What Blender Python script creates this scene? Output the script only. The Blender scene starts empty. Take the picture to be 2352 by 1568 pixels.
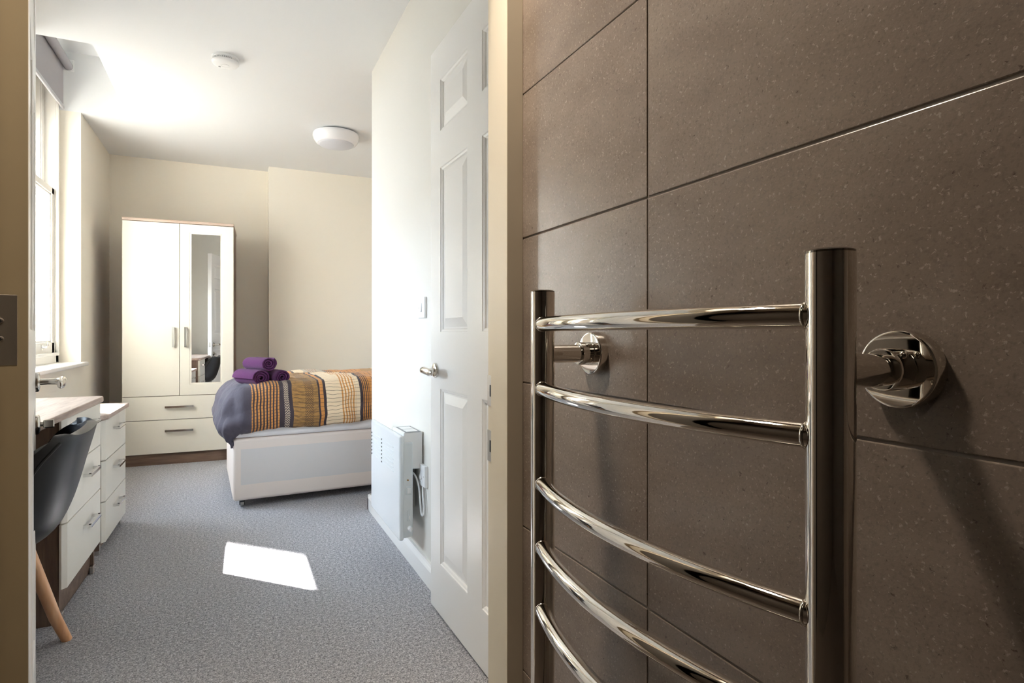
import bpy, bmesh, math, random
from mathutils import Vector, Matrix, noise
R = math.radians
random.seed(7)
sc = bpy.context.scene
col = sc.collection

# ------------------------------------------------------------------ camera, world, lights, exposure
EYE = 0.98
cam = bpy.data.cameras.new('camera'); camo = bpy.data.objects.new('camera', cam); col.objects.link(camo)
cam.sensor_width = 36.0; cam.lens = 1350 / 2352 * 36; cam.shift_y = -16 / 2352; cam.clip_start = 0.02
camo.location = (0, 0, EYE); camo.rotation_euler = (R(90), 0, R(-25.4))
sc.camera = camo

SKY = 19.0; SUN = 66.0
w = bpy.data.worlds.new('sky'); sc.world = w; w.use_nodes = True
bg = w.node_tree.nodes['Background']; bg.inputs[0].default_value = (0.71, 0.85, 1.0, 1); bg.inputs[1].default_value = SKY

sun = bpy.data.lights.new('sun', 'SUN'); sun.energy = SUN; sun.angle = R(0.55); sun.color = (1, 0.96, 0.91)
suno = bpy.data.objects.new('sun', sun); col.objects.link(suno)
sd = Vector((1, -1.035, -1.33)).normalized()
suno.rotation_euler = sd.to_track_quat('-Z', 'Y').to_euler(); suno.location = (-3, 6, 5)

def area(name, loc, direction, sx, sy, power, color=(1, 1, 1), portal=False):
    l = bpy.data.lights.new(name, 'AREA'); l.shape = 'RECTANGLE'; l.size = sx; l.size_y = sy; l.energy = power; l.color = color
    o = bpy.data.objects.new(name, l); col.objects.link(o); o.location = loc
    o.rotation_euler = Vector(direction).to_track_quat('-Z', 'Y').to_euler()
    l.cycles.is_portal = portal
    return o
area('window_portal', (-1.37, 4.17, 1.60), (1, 0, 0), 1.6, 1.1, 1, portal=True)
area('window_portal_2', (-1.37, 2.38, 1.60), (1, 0, 0), 1.6, 1.1, 1, portal=True)

sc.view_settings.view_transform = 'Standard'; sc.view_settings.look = 'None'
sc.view_settings.exposure = 0.2; sc.view_settings.gamma = 1.0; sc.view_settings.use_curve_mapping = False
sc.cycles.use_denoising = True
sc.cycles.max_bounces = 14; sc.cycles.diffuse_bounces = 8; sc.cycles.glossy_bounces = 6
sc.cycles.caustics_reflective = False; sc.cycles.sample_clamp_indirect = 8.0

# ------------------------------------------------------------------ materials
def srgb(h):
    h = h.lstrip('#'); v = [int(h[i:i + 2], 16) / 255 for i in (0, 2, 4)]
    return tuple((c / 12.92 if c <= 0.04045 else ((c + 0.055) / 1.055) ** 2.4) for c in v) + (1,)
class NT:
    def __init__(s, name):
        s.m = bpy.data.materials.new(name); s.m.use_nodes = True
        s.t = s.m.node_tree; s.n = s.t.nodes; s.l = s.t.links; s.b = s.n['Principled BSDF']
    def add(s, t, **kw):
        nd = s.n.new(t)
        for k, v in kw.items(): setattr(nd, k, v)
        return nd
    def link(s, a, b): s.l.new(a, b)
    def setin(s, inp, v):
        if isinstance(v, bpy.types.NodeSocket): s.l.new(v, inp)
        else: inp.default_value = v
    def math(s, op, a, b=0.0, c=0.0):
        nd = s.add('ShaderNodeMath', operation=op)
        s.setin(nd.inputs[0], a); s.setin(nd.inputs[1], b); s.setin(nd.inputs[2], c)
        return nd.outputs[0]
    def mix(s, f, a, b, blend='MIX'):
        nd = s.add('ShaderNodeMix', data_type='RGBA', blend_type=blend)
        s.setin(nd.inputs[0], f); s.setin(nd.inputs[6], a); s.setin(nd.inputs[7], b)
        return nd.outputs[2]
    def coords(s, scale=(1, 1, 1), out='Object'):
        tc = s.add('ShaderNodeTexCoord'); mp = s.add('ShaderNodeMapping'); mp.inputs['Scale'].default_value = scale
        s.link(tc.outputs[out], mp.inputs[0]); return mp.outputs[0]
    def noise(s, vec, scale, detail=2.0, rough=0.5, dist=0.0):
        nd = s.add('ShaderNodeTexNoise'); s.link(vec, nd.inputs['Vector'])
        nd.inputs['Scale'].default_value = scale; nd.inputs['Detail'].default_value = detail
        nd.inputs['Roughness'].default_value = rough; nd.inputs['Distortion'].default_value = dist
        return nd.outputs['Fac']
    def ramp(s, f, stops, interp='LINEAR'):
        nd = s.add('ShaderNodeValToRGB'); cr = nd.color_ramp; cr.interpolation = interp
        while len(cr.elements) < len(stops): cr.elements.new(0.5)
        for e, (p, c) in zip(cr.elements, stops): e.position = p; e.color = c
        s.link(f, nd.inputs[0]); return nd.outputs[0]
    def bump(s, h, strength=0.2, dist=0.002):
        nd = s.add('ShaderNodeBump'); nd.inputs['Strength'].default_value = strength; nd.inputs['Distance'].default_value = dist
        s.link(h, nd.inputs['Height']); s.link(nd.outputs[0], s.b.inputs['Normal'])

def plain(name, c, rough=0.5, metal=0.0, bump=None, spec=None, coat=0.0):
    m = NT(name)
    m.b.inputs['Base Color'].default_value = srgb(c) if isinstance(c, str) else c
    m.b.inputs['Roughness'].default_value = rough; m.b.inputs['Metallic'].default_value = metal
    if spec is not None: m.b.inputs['Specular IOR Level'].default_value = spec
    if coat: m.b.inputs['Coat Weight'].default_value = coat
    if bump: m.bump(m.noise(m.coords(), bump[0], 3), bump[1], bump[2])
    return m.m

M = {}
M['ceiling'] = plain('ceiling_paint', '#e4e5e6', 0.9, bump=(160, 0.05, 0.001))
M['wall'] = plain('cream_wall_paint', '#ece6da', 0.85, bump=(180, 0.06, 0.001))
M['white_wall'] = plain('off_white_wall_paint', '#e3e0d9', 0.8, bump=(180, 0.06, 0.001))
M['gloss'] = plain('white_gloss_paint', '#f3f1ee', 0.3, bump=(60, 0.03, 0.002))
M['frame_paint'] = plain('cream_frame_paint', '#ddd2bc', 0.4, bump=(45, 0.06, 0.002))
M['upvc'] = plain('window_paint', '#efece6', 0.35)
M['exterior'] = plain('exterior_render', '#e8e4dc', 0.9)
M['laminate'] = plain('cream_laminate', '#e7e3d8', 0.32)
M['plastic'] = plain('white_plastic', '#f0f0f0', 0.3)
M['heater'] = plain('white_heater_enamel', '#e0e4e7', 0.22)
M['heater_side'] = plain('heater_side_enamel', '#dfe4e6', 0.3)
M['dark'] = plain('dark_slot', '#1c1c1c', 0.6)
M['grey_print'] = plain('grey_print', '#8a8d90', 0.5)
M['amber'] = plain('amber_plastic', '#b08030', 0.3)
M['chrome'] = plain('chrome', (0.83, 0.79, 0.73, 1), 0.045, 1.0)
M['chrome_cap'] = plain('dark_chrome_cap', (0.25, 0.23, 0.2, 1), 0.12, 1.0)
M['satin'] = plain('satin_nickel', (0.72, 0.69, 0.64, 1), 0.2, 1.0)
M['steel'] = plain('brushed_steel', (0.6, 0.58, 0.55, 1), 0.35, 1.0)
M['bright'] = plain('bright_handle_metal', (0.8, 0.8, 0.8, 1), 0.1, 1.0)
M['mirror'] = plain('mirror_silver', (0.95, 0.95, 0.95, 1), 0.0, 1.0)
M['blind'] = plain('grey_blind_fabric', '#9a9698', 0.85, bump=(900, 0.2, 0.001))
M['blind_bar'] = plain('grey_blind_bar', '#a9a8ac', 0.4)
M['chair'] = plain('black_chair_vinyl', '#17181c', 0.42, bump=(500, 0.05, 0.001))
M['sheet'] = plain('white_mattress_cover', '#f4f2f3', 0.85, bump=(300, 0.1, 0.001))
M['diffuser'] = plain('lamp_diffuser', '#d4d6de', 0.45)
M['lamp_rim'] = plain('lamp_rim_plastic', '#f4f4f8', 0.2)
M['bath_floor'] = plain('bathroom_floor', '#4a4038', 0.5)
M['bath_ceiling'] = plain('bathroom_ceiling', '#cfc6b6', 0.9)
M['bath_wall'] = plain('bathroom_wall_tile', '#4f473f', 0.45)
M['paving'] = plain('paving', '#8a867e', 0.9)
M['grout'] = plain('tile_grout', '#8d837a', 0.9)
M['black_plastic'] = plain('black_plastic', '#111111', 0.4)

def wood(name, dark, mid, light, axis=2, rough=0.5):
    m = NT(name)
    s = [14, 14, 14]; s[axis] = 1.1
    v = m.coords(tuple(s))
    n1 = m.noise(v, 1.6, 6, 0.6, 0.6); n2 = m.noise(v, 9, 4, 0.6, 0.2)
    f = m.math('ADD', m.math('MULTIPLY', n1, 0.7), m.math('MULTIPLY', n2, 0.3))
    c = m.ramp(f, [(0.32, srgb(dark)), (0.5, srgb(mid)), (0.68, srgb(light))])
    m.link(c, m.b.inputs['Base Color']); m.b.inputs['Roughness'].default_value = rough
    m.bump(f, 0.08, 0.002)
    return m.m
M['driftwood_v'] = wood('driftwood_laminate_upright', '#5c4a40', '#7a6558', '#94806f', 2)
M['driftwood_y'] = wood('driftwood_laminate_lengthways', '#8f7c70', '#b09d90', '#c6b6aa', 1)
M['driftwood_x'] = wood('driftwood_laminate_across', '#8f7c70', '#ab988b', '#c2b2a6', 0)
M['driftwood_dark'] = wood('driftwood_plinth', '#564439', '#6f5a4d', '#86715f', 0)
M['beech'] = wood('beech_wood', '#d79a6c', '#e8b184', '#f0c196', 2, 0.3)

def tile_mat():
    m = NT('speckled_brown_tile')
    tc = m.add('ShaderNodeTexCoord'); oi = m.add('ShaderNodeObjectInfo')
    vm = m.add('ShaderNodeVectorMath', operation='ADD')
    m.link(tc.outputs['Object'], vm.inputs[0])
    mp = m.add('ShaderNodeVectorMath', operation='SCALE'); m.link(oi.outputs['Location'], mp.inputs[0]); mp.inputs['Scale'].default_value = 3.7
    m.link(mp.outputs[0], vm.inputs[1]); v = vm.outputs[0]
    st = m.add('ShaderNodeMapping'); st.inputs['Scale'].default_value = (1, 1, 2.2); m.link(v, st.inputs[0])
    big = m.noise(st.outputs[0], 3.2, 4, 0.55)
    base = m.ramp(big, [(0.3, srgb('#7e7064')), (0.55, srgb('#8f8175')), (0.75, srgb('#9d9084'))])
    fine = m.noise(v, 260, 2, 0.6)
    base = m.mix(m.math('MULTIPLY', m.math('SUBTRACT', fine, 0.5), 1.4), base, srgb('#5f544b'))
    fl = m.noise(v, 210, 3, 0.65, 0.3); fd = m.noise(v, 150, 4, 0.7, 0.5)
    lightdot = m.ramp(fl, [(0.60, (0, 0, 0, 1)), (0.68, (1, 1, 1, 1))]); darkdot = m.ramp(fd, [(0.30, (1, 1, 1, 1)), (0.37, (0, 0, 0, 1))])
    c = m.mix(m.math('MULTIPLY', lightdot, 0.52), base, srgb('#c2b5a7'))
    c = m.mix(m.math('MULTIPLY', darkdot, 0.70), c, srgb('#4a3f37'))
    m.link(c, m.b.inputs['Base Color']); m.b.inputs['Roughness'].default_value = 0.27; m.b.inputs['IOR'].default_value = 1.62
    h = m.math('ADD', m.noise(v, 330, 3), m.math('MULTIPLY', lightdot, 0.3))
    m.bump(h, 0.13, 0.0012)
    return m.m
M['tile'] = tile_mat()

def carpet_mat():
    m = NT('grey_carpet_pile')
    v = m.coords()
    n1 = m.noise(v, 210, 3, 0.7); n2 = m.noise(v, 85, 2, 0.6); n3 = m.noise(v, 2.5, 3, 0.5)
    f = m.math('ADD', m.math('MULTIPLY', n1, 0.72), m.math('MULTIPLY', n2, 0.28))
    c = m.ramp(f, [(0.36, srgb('#56565b')), (0.5, srgb('#a3a3a9')), (0.64, srgb('#e8e8eb'))])
    c = m.mix(m.math('MULTIPLY', m.math('SUBTRACT', n3, 0.4), 0.5), c, srgb('#a09c9b'))
    m.link(c, m.b.inputs['Base Color']); m.b.inputs['Roughness'].default_value = 0.95
    m.b.inputs['Specular IOR Level'].default_value = 0.1
    m.b.inputs['Sheen Weight'].default_value = 0.15
    m.bump(f, 0.7, 0.006)
    return m.m
M['carpet'] = carpet_mat()

def divan_mat():
    m = NT('cream_divan_fabric')
    tc = m.add('ShaderNodeTexCoord'); v = tc.outputs['Object']
    sx = m.add('ShaderNodeSeparateXYZ'); m.link(v, sx.inputs[0])
    z = m.math('ADD', sx.outputs[2], m.math('MULTIPLY', m.math('SUBTRACT', m.noise(v, 6, 1), 0.5), 0.01))
    # thin fabric: the grey board behind shows between the two timber rails
    a = m.math('MULTIPLY', m.math('GREATER_THAN', z, 0.135), m.math('LESS_THAN', z, 0.335))
    a = m.math('MULTIPLY', a, m.math('GREATER_THAN', sx.outputs[0], 0.04))
    c = m.mix(m.math('MULTIPLY', a, 0.55), srgb('#e8dcd4'), srgb('#c9ccd0'))
    m.link(c, m.b.inputs['Base Color']); m.b.inputs['Roughness'].default_value = 0.8
    m.bump(m.noise(v, 700, 2), 0.1, 0.001)
    return m.m
M['divan'] = divan_mat()

def towel_mat():
    m = NT('purple_terry'); v = m.coords()
    n = m.noise(v, 420, 3, 0.7)
    c = m.ramp(n, [(0.35, srgb('#3c163a')), (0.65, srgb('#6a3567'))])
    m.link(c, m.b.inputs['Base Color']); m.b.inputs['Roughness'].default_value = 0.95
    m.b.inputs['Sheen Weight'].default_value = 0.12; m.b.inputs['Specular IOR Level'].default_value = 0.1
    m.bump(n, 0.7, 0.004); return m.m
M['towel'] = towel_mat()

def duvet_mat():
    m = NT('patterned_duvet_cotton')
    uv = m.add('ShaderNodeUVMap'); uv.uv_map = 'cloth'
    sp = m.add('ShaderNodeSeparateXYZ'); m.link(uv.outputs[0], sp.inputs[0])
    v = sp.outputs[1]
    # beyond the middle of the bed the patches change over
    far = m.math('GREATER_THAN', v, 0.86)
    u = m.math('ADD', sp.outputs[0], m.math('MULTIPLY', m.math('MULTIPLY', far, m.math('GREATER_THAN', sp.outputs[0], 0.30)), 0.10))
    slate, orange, gold, brown, cream, dark = map(srgb, ('#4a4450', '#c98a48', '#a57c44', '#5e452f', '#e6cfae', '#3a2f36'))
    U = 1.3
    stops = [(0.0, slate), (0.077, dark), (0.2346, dark), (0.297, gold), (0.3674, gold), (0.4416, dark), (0.451, orange), (0.471, dark), (0.4857, cream),
             (0.5696, cream), (0.6834, dark), (0.70, orange), (0.95, gold), (1.05, cream), (1.2, orange)]
    uu = m.math('MULTIPLY', m.math('MAXIMUM', u, 0.0), 1 / U)
    c = m.ramp(uu, [(p / U, k) for p, k in stops], 'CONSTANT')
    def band(a, b): return m.math('MULTIPLY', m.math('GREATER_THAN', u, a), m.math('LESS_THAN', u, b))
    def lines(x, per, wd, off=0.0): return m.math('LESS_THAN', m.math('FRACT', m.math('MULTIPLY', m.math('ADD', x, 10 + off), 1 / per)), wd)
    # orange stripes broken by fine cross threads
    s = m.math('MULTIPLY', lines(u, 0.0178, 0.52), m.math('SUBTRACT', 1.0, m.math('MULTIPLY', lines(v, 0.016, 0.16), 0.75)))
    c = m.mix(m.math('MULTIPLY', s, band(0.077, 0.232)), c, orange)
    # pale braid on the dark band, brown braid on the gold band
    def braid(u0, wd):
        d = m.math('ABSOLUTE', m.math('SUBTRACT', m.math('FRACT', m.math('MULTIPLY', m.math('SUBTRACT', u, u0), 2 / wd)), 0.5))
        return m.math('LESS_THAN', m.math('FRACT', m.math('MULTIPLY', m.math('ADD', m.math('ADD', v, 10.0), m.math('MULTIPLY', d, wd * 0.8)), 1 / 0.013)), 0.42)
    c = m.mix(m.math('MULTIPLY', braid(0.253, 0.026), band(0.253, 0.279)), c, srgb('#cbb9a2'))
    c = m.mix(m.math('MULTIPLY', braid(0.3674, 0.046), band(0.3674, 0.4135)), c, brown)
    # streaky gold weave
    stv = m.add('ShaderNodeMapping'); stv.inputs['Scale'].default_value = (18, 110, 1); m.link(uv.outputs[0], stv.inputs[0])
    streak = m.noise(stv.outputs[0], 1.0, 4, 0.7)
    c = m.mix(m.math('MULTIPLY', m.math('GREATER_THAN', streak, 0.52), m.math('MULTIPLY', band(0.297, 0.4416), 0.55)), c, brown)
    # cream field with orange stripes, then dark pairs, then orange checks
    c = m.mix(m.math('MULTIPLY', lines(u, 0.0165, 0.48), band(0.5696, 0.66)), c, orange)
    c = m.mix(m.math('MULTIPLY', lines(u, 0.012, 0.45), band(0.6834, 0.74)), c, dark)
    c = m.mix(m.math('MULTIPLY', lines(u, 0.03, 0.10), band(0.74, 0.95)), c, dark)
    c = m.mix(m.math('MULTIPLY', lines(v, 0.0215, 0.09), band(0.297, 0.95)), c, srgb('#4b3a30'))
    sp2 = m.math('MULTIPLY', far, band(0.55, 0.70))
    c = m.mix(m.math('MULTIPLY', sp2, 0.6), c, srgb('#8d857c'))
    m.link(c, m.b.inputs['Base Color']); m.b.inputs['Roughness'].default_value = 0.8
    m.b.inputs['Sheen Weight'].default_value = 0.1
    ob = m.coords(); m.bump(m.noise(ob, 28, 4, 0.6, 0.8), 0.35, 0.012)
    return m.m
M['duvet'] = duvet_mat()

def glass_mat():
    m = NT('window_glass'); n = m.n; n.remove(m.b)
    tr = m.add('ShaderNodeBsdfTransparent'); gl = m.add('ShaderNodeBsdfGlossy'); gl.inputs['Roughness'].default_value = 0.02
    lw = m.add('ShaderNodeLayerWeight'); fr = m.math('MULTIPLY', m.math('POWER', lw.outputs['Facing'], 5.0), 0.35)
    mx = m.add('ShaderNodeMixShader'); m.link(fr, mx.inputs[0]); m.link(tr.outputs[0], mx.inputs[1]); m.link(gl.outputs[0], mx.inputs[2])
    m.link(mx.outputs[0], n['Material Output'].inputs[0]); return m.m
M['glass'] = glass_mat()
def emit_mat(name, c, s):
    m = NT(name); m.b.inputs['Emission Color'].default_value = srgb(c); m.b.inputs['Emission Strength'].default_value = s; return m.m
M['lamp_glow'] = emit_mat('downlight_glow', '#ffd9a8', 6.0)

# ------------------------------------------------------------------ mesh helpers
class MB:
    def __init__(s): s.bm = bmesh.new()
    def box(s, x0, x1, y0, y1, z0, z1, bev=0.0, seg=2):
        t = bmesh.new(); bmesh.ops.create_cube(t, size=1)
        for v in t.verts:
            v.co = Vector(((x0 + x1) / 2 + v.co.x * (x1 - x0), (y0 + y1) / 2 + v.co.y * (y1 - y0), (z0 + z1) / 2 + v.co.z * (z1 - z0)))
        if bev: bmesh.ops.bevel(t, geom=t.edges[:], offset=bev, segments=seg, affect='EDGES', profile=0.5)
        return s._join(t)
    def _join(s, t):
        me = bpy.data.meshes.new('tmp'); t.to_mesh(me); t.free(); s.bm.from_mesh(me); bpy.data.meshes.remove(me); return s
    def prism(s, pts, axis, a, b):
        """closed 2D outline pulled along an axis: axis 0 -> pts are (y,z), 1 -> (x,z), 2 -> (x,y)"""
        def P(p, q): return [(q, p[0], p[1]), (p[0], q, p[1]), (p[0], p[1], q)][axis]
        A = [s.bm.verts.new(P(p, a)) for p in pts]; B = [s.bm.verts.new(P(p, b)) for p in pts]
        n = len(pts)
        for i in range(n): s.bm.faces.new((A[i], A[(i + 1) % n], B[(i + 1) % n], B[i]))
        s.bm.faces.new(A[::-1]); s.bm.faces.new(B); return s
    def loft(s, rings, caps=True, closed=True):
        V = [[s.bm.verts.new(p) for p in r] for r in rings]
        n = len(rings[0])
        for a, b in zip(V, V[1:]):
            for i in range(n if closed else n - 1):
                s.bm.faces.new((a[i], a[(i + 1) % n], b[(i + 1) % n], b[i]))
        if caps: s.bm.faces.new(V[0][::-1]); s.bm.faces.new(V[-1])
        return s
    def cyl(s, p0, p1, r0, r1=None, n=24, caps=True):
        return s.tube([p0, p1], [r0, r0 if r1 is None else r1], n, caps)
    def tube(s, pts, rad, n=16, caps=True, flat=None):
        """swept tube; rad a number or a list; flat = list of (ra, rb) ellipse radii with ra along the up vector"""
        pts = [Vector(p) for p in pts]; rings = []
        up = None
        for i, p in enumerate(pts):
            d = (pts[min(i + 1, len(pts) - 1)] - pts[max(i - 1, 0)]).normalized()
            if up is None:
                up = Vector((0, 0, 1)) if abs(d.z) < 0.9 else Vector((1, 0, 0))
            up = (up - d * up.dot(d)).normalized(); si = d.cross(up)
            ra, rb = flat[i] if flat else ((rad[i],) * 2 if isinstance(rad, (list, tuple)) else (rad, rad))
            rings.append([p + up * ra * math.cos(2 * math.pi * k / n) + si * rb * math.sin(2 * math.pi * k / n) for k in range(n)])
        return s.loft(rings, caps)
    def lathe(s, prof, origin, axis, n=32):
        """prof = [(radius, height)] turned about an axis; radius 0 allowed at ends"""
        o = Vector(origin); ax = Vector(axis).normalized()
        u = Vector((0, 0, 1)) if abs(ax.z) < 0.9 else Vector((1, 0, 0)); u = (u - ax * u.dot(ax)).normalized(); v = ax.cross(u)
        rings = [[o + ax * h + (u * math.cos(2 * math.pi * k / n) + v * math.sin(2 * math.pi * k / n)) * max(r, 1e-5) for k in range(n)] for r, h in prof]
        return s.loft(rings, True)
    def build(s, name, mat, parent=None, smooth=None, bevel=0.0, seg=2, loc=None):
        bmesh.ops.remove_doubles(s.bm, verts=s.bm.verts, dist=1e-6)
        bmesh.ops.recalc_face_normals(s.bm, faces=s.bm.faces)
        me = bpy.data.meshes.new(name); s.bm.to_mesh(me); s.bm.free()
        o = bpy.data.objects.new(name, me); col.objects.link(o)
        if mat: me.materials.append(M[mat])
        if parent: o.parent = parent
        if loc: o.location = loc
        if smooth is not None:
            shade(me, smooth); wn_ = o.modifiers.new('normals', 'WEIGHTED_NORMAL'); wn_.keep_sharp = True; wn_.weight = 80
        if bevel:
            b = o.modifiers.new('edge', 'BEVEL'); b.width = bevel; b.segments = seg; b.limit_method = 'ANGLE'; b.angle_limit = R(40); b.harden_normals = False
        return o
def shade(me, angle=35):
    for p in me.polygons: p.use_smooth = True
    bm = bmesh.new(); bm.from_mesh(me)
    for e in bm.edges:
        if len(e.link_faces) == 2 and e.calc_face_angle(0) > R(angle): e.smooth = False
    bm.to_mesh(me); bm.free()
def tag(o, label, cat, group=None, kind=None):
    o['label'] = label; o['category'] = cat
    if group: o['group'] = group
    if kind: o['kind'] = kind
    return o
def empty(name, loc=(0, 0, 0), rz=0.0):
    o = bpy.data.objects.new(name, None); col.objects.link(o); o.location = loc; o.rotation_euler = (0, 0, rz); o.empty_display_size = 0.1; return o
def struct(o, label, cat): return tag(o, label, cat, kind='structure')

# ------------------------------------------------------------------ the setting
CEIL = 2.45
XW, XH = -0.91, 0.703           # window wall, heater wall
YP0, YP1 = 1.107, 1.213         # partition between bathroom and bedroom
YA, YB = 5.74, 5.56             # alcove back, chimney breast
WY0, WY1 = 3.60, 4.745          # window recess
SHX = -0.64                     # edge of the raised ceiling over the window

m = MB(); m.box(-1.36, 2.15, YP0 + 0.05, 5.9, -0.12, 0); struct(m.build('floor', 'carpet'), 'grey twist pile carpet covering the bedroom floor', 'floor')
m = MB(); m.box(-1.3, 0.70, -1.6, YP0 + 0.05, -0.12, 0); struct(m.build('floor_bathroom', 'bath_floor'), 'dark floor of the bathroom under the towel rail', 'floor')

m = MB()
m.box(SHX, 2.15, YP0 + 0.05, 5.9, CEIL, CEIL + 0.5); m.box(-1.36, SHX, YP0 + 0.05, WY0, CEIL, CEIL + 0.5); m.box(-1.36, SHX, WY1, 5.9, CEIL, CEIL + 0.5)
m.box(-1.36, SHX, WY0, WY1, 2.84, CEIL + 0.5)
struct(m.build('ceiling', 'ceiling'), 'smooth white bedroom ceiling raised over the window', 'ceiling')
m = MB(); m.box(-1.3, 0.70, -1.6, YP0 + 0.05, CEIL, CEIL + 0.1); struct(m.build('ceiling_bathroom', 'bath_ceiling'), 'plain bathroom ceiling above the tiled wall', 'ceiling')

# window wall: inner leaf with the recesses, outer leaf with heads lowered to trim the sun
W2 = -1.79                      # the added, unseen second window stands this much nearer along the wall
m = MB()
for x0, x1, ya, yb, zb, zt, top in ((-1.16, XW, WY0, WY1, 0.79, 2.84, CEIL), (-1.36, -1.16, WY0 + 0.05, 4.69, 0.84, 2.24, 2.95)):
    for p, q in ((YP0, ya + W2), (yb + W2, ya), (yb, 5.9)): m.box(x0, x1, p, q, 0, top)
    for o_ in (0, W2):
        m.box(x0, x1, ya + o_, yb + o_, 0, zb)
        if zt < 2.8: m.box(x0, x1, ya + o_, yb + o_, zt, top)
        elif o_: m.box(x0, x1, ya + o_, yb + o_, 2.45, 2.5)
struct(m.build('wall_left', 'wall'), 'cream wall with the tall sash window and an added one set in it', 'wall')
m = MB(); m.box(-2.75, -1.36, 2.98, 3.50, -0.5, 4.5); struct(m.build('wall_added_pier', 'exterior'), 'pale outside pier added out of view to keep sun off the second window', 'wall')  # unseen pier, added to block sun from the second window
# unseen house, added so its corner cuts the sun on the far half of the window
nb = empty('sun_cutting_house', (-4.4, 14.62, -3.2)); tag(nb, 'pale rendered house added out of view outside the window to cut the sun', 'building')
m = MB(); m.box(-1.0, 1.0, -6.02, 8, 0, 11.0); m.build('wall', 'exterior', nb)
m = MB(); m.prism([(-1.1, 11.0), (1.1, 11.0), (0, 12.2)], 1, -6.02, 8.1); m.build('roof', 'paving', nb)
for y in (-4.2, -1.0, 2.2, 5.4):
    for z in (1.2, 4.4, 7.6):
        b = MB(); b.box(0.98, 1.05, y - 0.55, y + 0.55, z, z + 1.7); f = b.build('window', 'upvc', nb)
        for k in (0, 1):
            b = MB(); b.box(1.04, 1.056, y - 0.48, y + 0.48, z + 0.08 + 0.80 * k, z + 0.82 + 0.80 * k); b.build('pane', 'paving', f)
m = MB(); m.box(-60, -1.4, -50, 60, -3.3, -3.2); struct(m.build('ground_outside', 'paving'), 'paved ground outside below the windows', 'ground')
m = MB(); m.box(XW, 0.284, YA, YA + 0.15, 0, CEIL); m.box(0.284, 2.15, YB, YA + 0.15, 0, CEIL)
struct(m.build('wall_back', 'wall'), 'cream end wall with shallow alcove behind the wardrobe', 'wall')
m = MB(); m.box(XH, 2.05, YP1, 3.31, 0, CEIL); struct(m.build('wall_right', 'white_wall'), 'off-white wall carrying the panel heater and light switch', 'wall')
m = MB(); m.box(2.05, 2.15, 3.31, YB, 0, CEIL); struct(m.build('wall_side', 'wall'), 'cream wall beyond the hidden end of the bed', 'wall')
m = MB(); m.box(XW, -0.36, YP0, YP1, 0, CEIL); m.box(-0.36, 0.547, YP0, YP1, 2.03, CEIL); m.box(0.547, XH + 0.1, YP0, YP1, 0, CEIL)
struct(m.build('wall_partition', 'white_wall'), 'partition wall around the bathroom doorway', 'wall')
m = MB(); m.box(-1.3, XW, YP0, YP1, 0, CEIL); m.box(-1.3, -1.2, -1.6, YP0, 0, CEIL); struct(m.build('wall_bathroom', 'bath_wall'), 'brown tiled bathroom wall opposite the towel rail', 'wall')
m = MB(); m.box(-1.3, 0.70, -1.7, -1.6, 0, CEIL); struct(m.build('wall_bathroom_end', 'bath_wall'), 'brown tiled bathroom wall behind the viewer', 'wall')

def skirting(name, label, p, q, nrm):
    """moulded board along p->q, nrm = direction into the room"""
    p, q, nr = Vector(p), Vector(q), Vector(nrm)
    prof = [(0, 0), (0.020, 0), (0.020, 0.066), (0.016, 0.074), (0.013, 0.078), (0.010, 0.086), (0, 0.086)]
    m = MB(); m.loft([[e + nr * a + Vector((0, 0, b)) for a, b in prof] for e in (p, q)])
    return struct(m.build(name, 'gloss'), label, 'skirting')
skirting('baseboard_right', 'white skirting board under the panel heater', (XH, YP1, 0), (XH, 3.33, 0), (-1, 0, 0))
skirting('baseboard_back', 'white skirting board along the end wall behind the bed', (0.284, YB, 0), (2.05, YB, 0), (0, -1, 0))
skirting('baseboard_left', 'white skirting board along the window wall', (XW, YP1, 0), (XW, YA, 0), (1, 0, 0))
skirting('baseboard_side', 'white skirting board on the return wall beside the bed', (XH - 0.02, 3.31, 0), (2.05, 3.31, 0), (0, 1, 0))

# tiled wall: grout backing, one object per tile
TX = 0.547
m = MB(); m.box(TX + 0.0014, 0.70, -1.6, YP0, 0, CEIL); tw = struct(m.build('wall_tiled', 'grout'), 'bathroom wall of large speckled brown-grey tiles', 'wall')
zs = [-0.02 + 0.30 * i for i in range(10)]
ys = [YP0, 0.69, 0.09, -0.51, -1.11, -1.60]
g = 0.0016
tile_cache = {}
for i in range(len(zs) - 1):
    for k in range(len(ys) - 1):
        z0, z1 = max(zs[i], 0) + g, min(zs[i + 1], CEIL) - g
        y1, y0 = ys[k] - (g if k else 0.001), ys[k + 1] + g
        if z1 - z0 < 0.02: continue
        key = (round(y1 - y0, 4), round(z1 - z0, 4))
        if key not in tile_cache:
            b = MB(); b.box(-0.0035, 0.0035, -key[0] / 2, key[0] / 2, -key[1] / 2, key[1] / 2, 0.0012, 2)
            o = b.build('tile', 'tile', tw); tile_cache[key] = o.data
        else:
            o = bpy.data.objects.new('tile', tile_cache[key]); col.objects.link(o); o.parent = tw
        o.location = (TX + 0.0035 - random.uniform(0, 0.0004), (y0 + y1) / 2, (z0 + z1) / 2)

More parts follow.
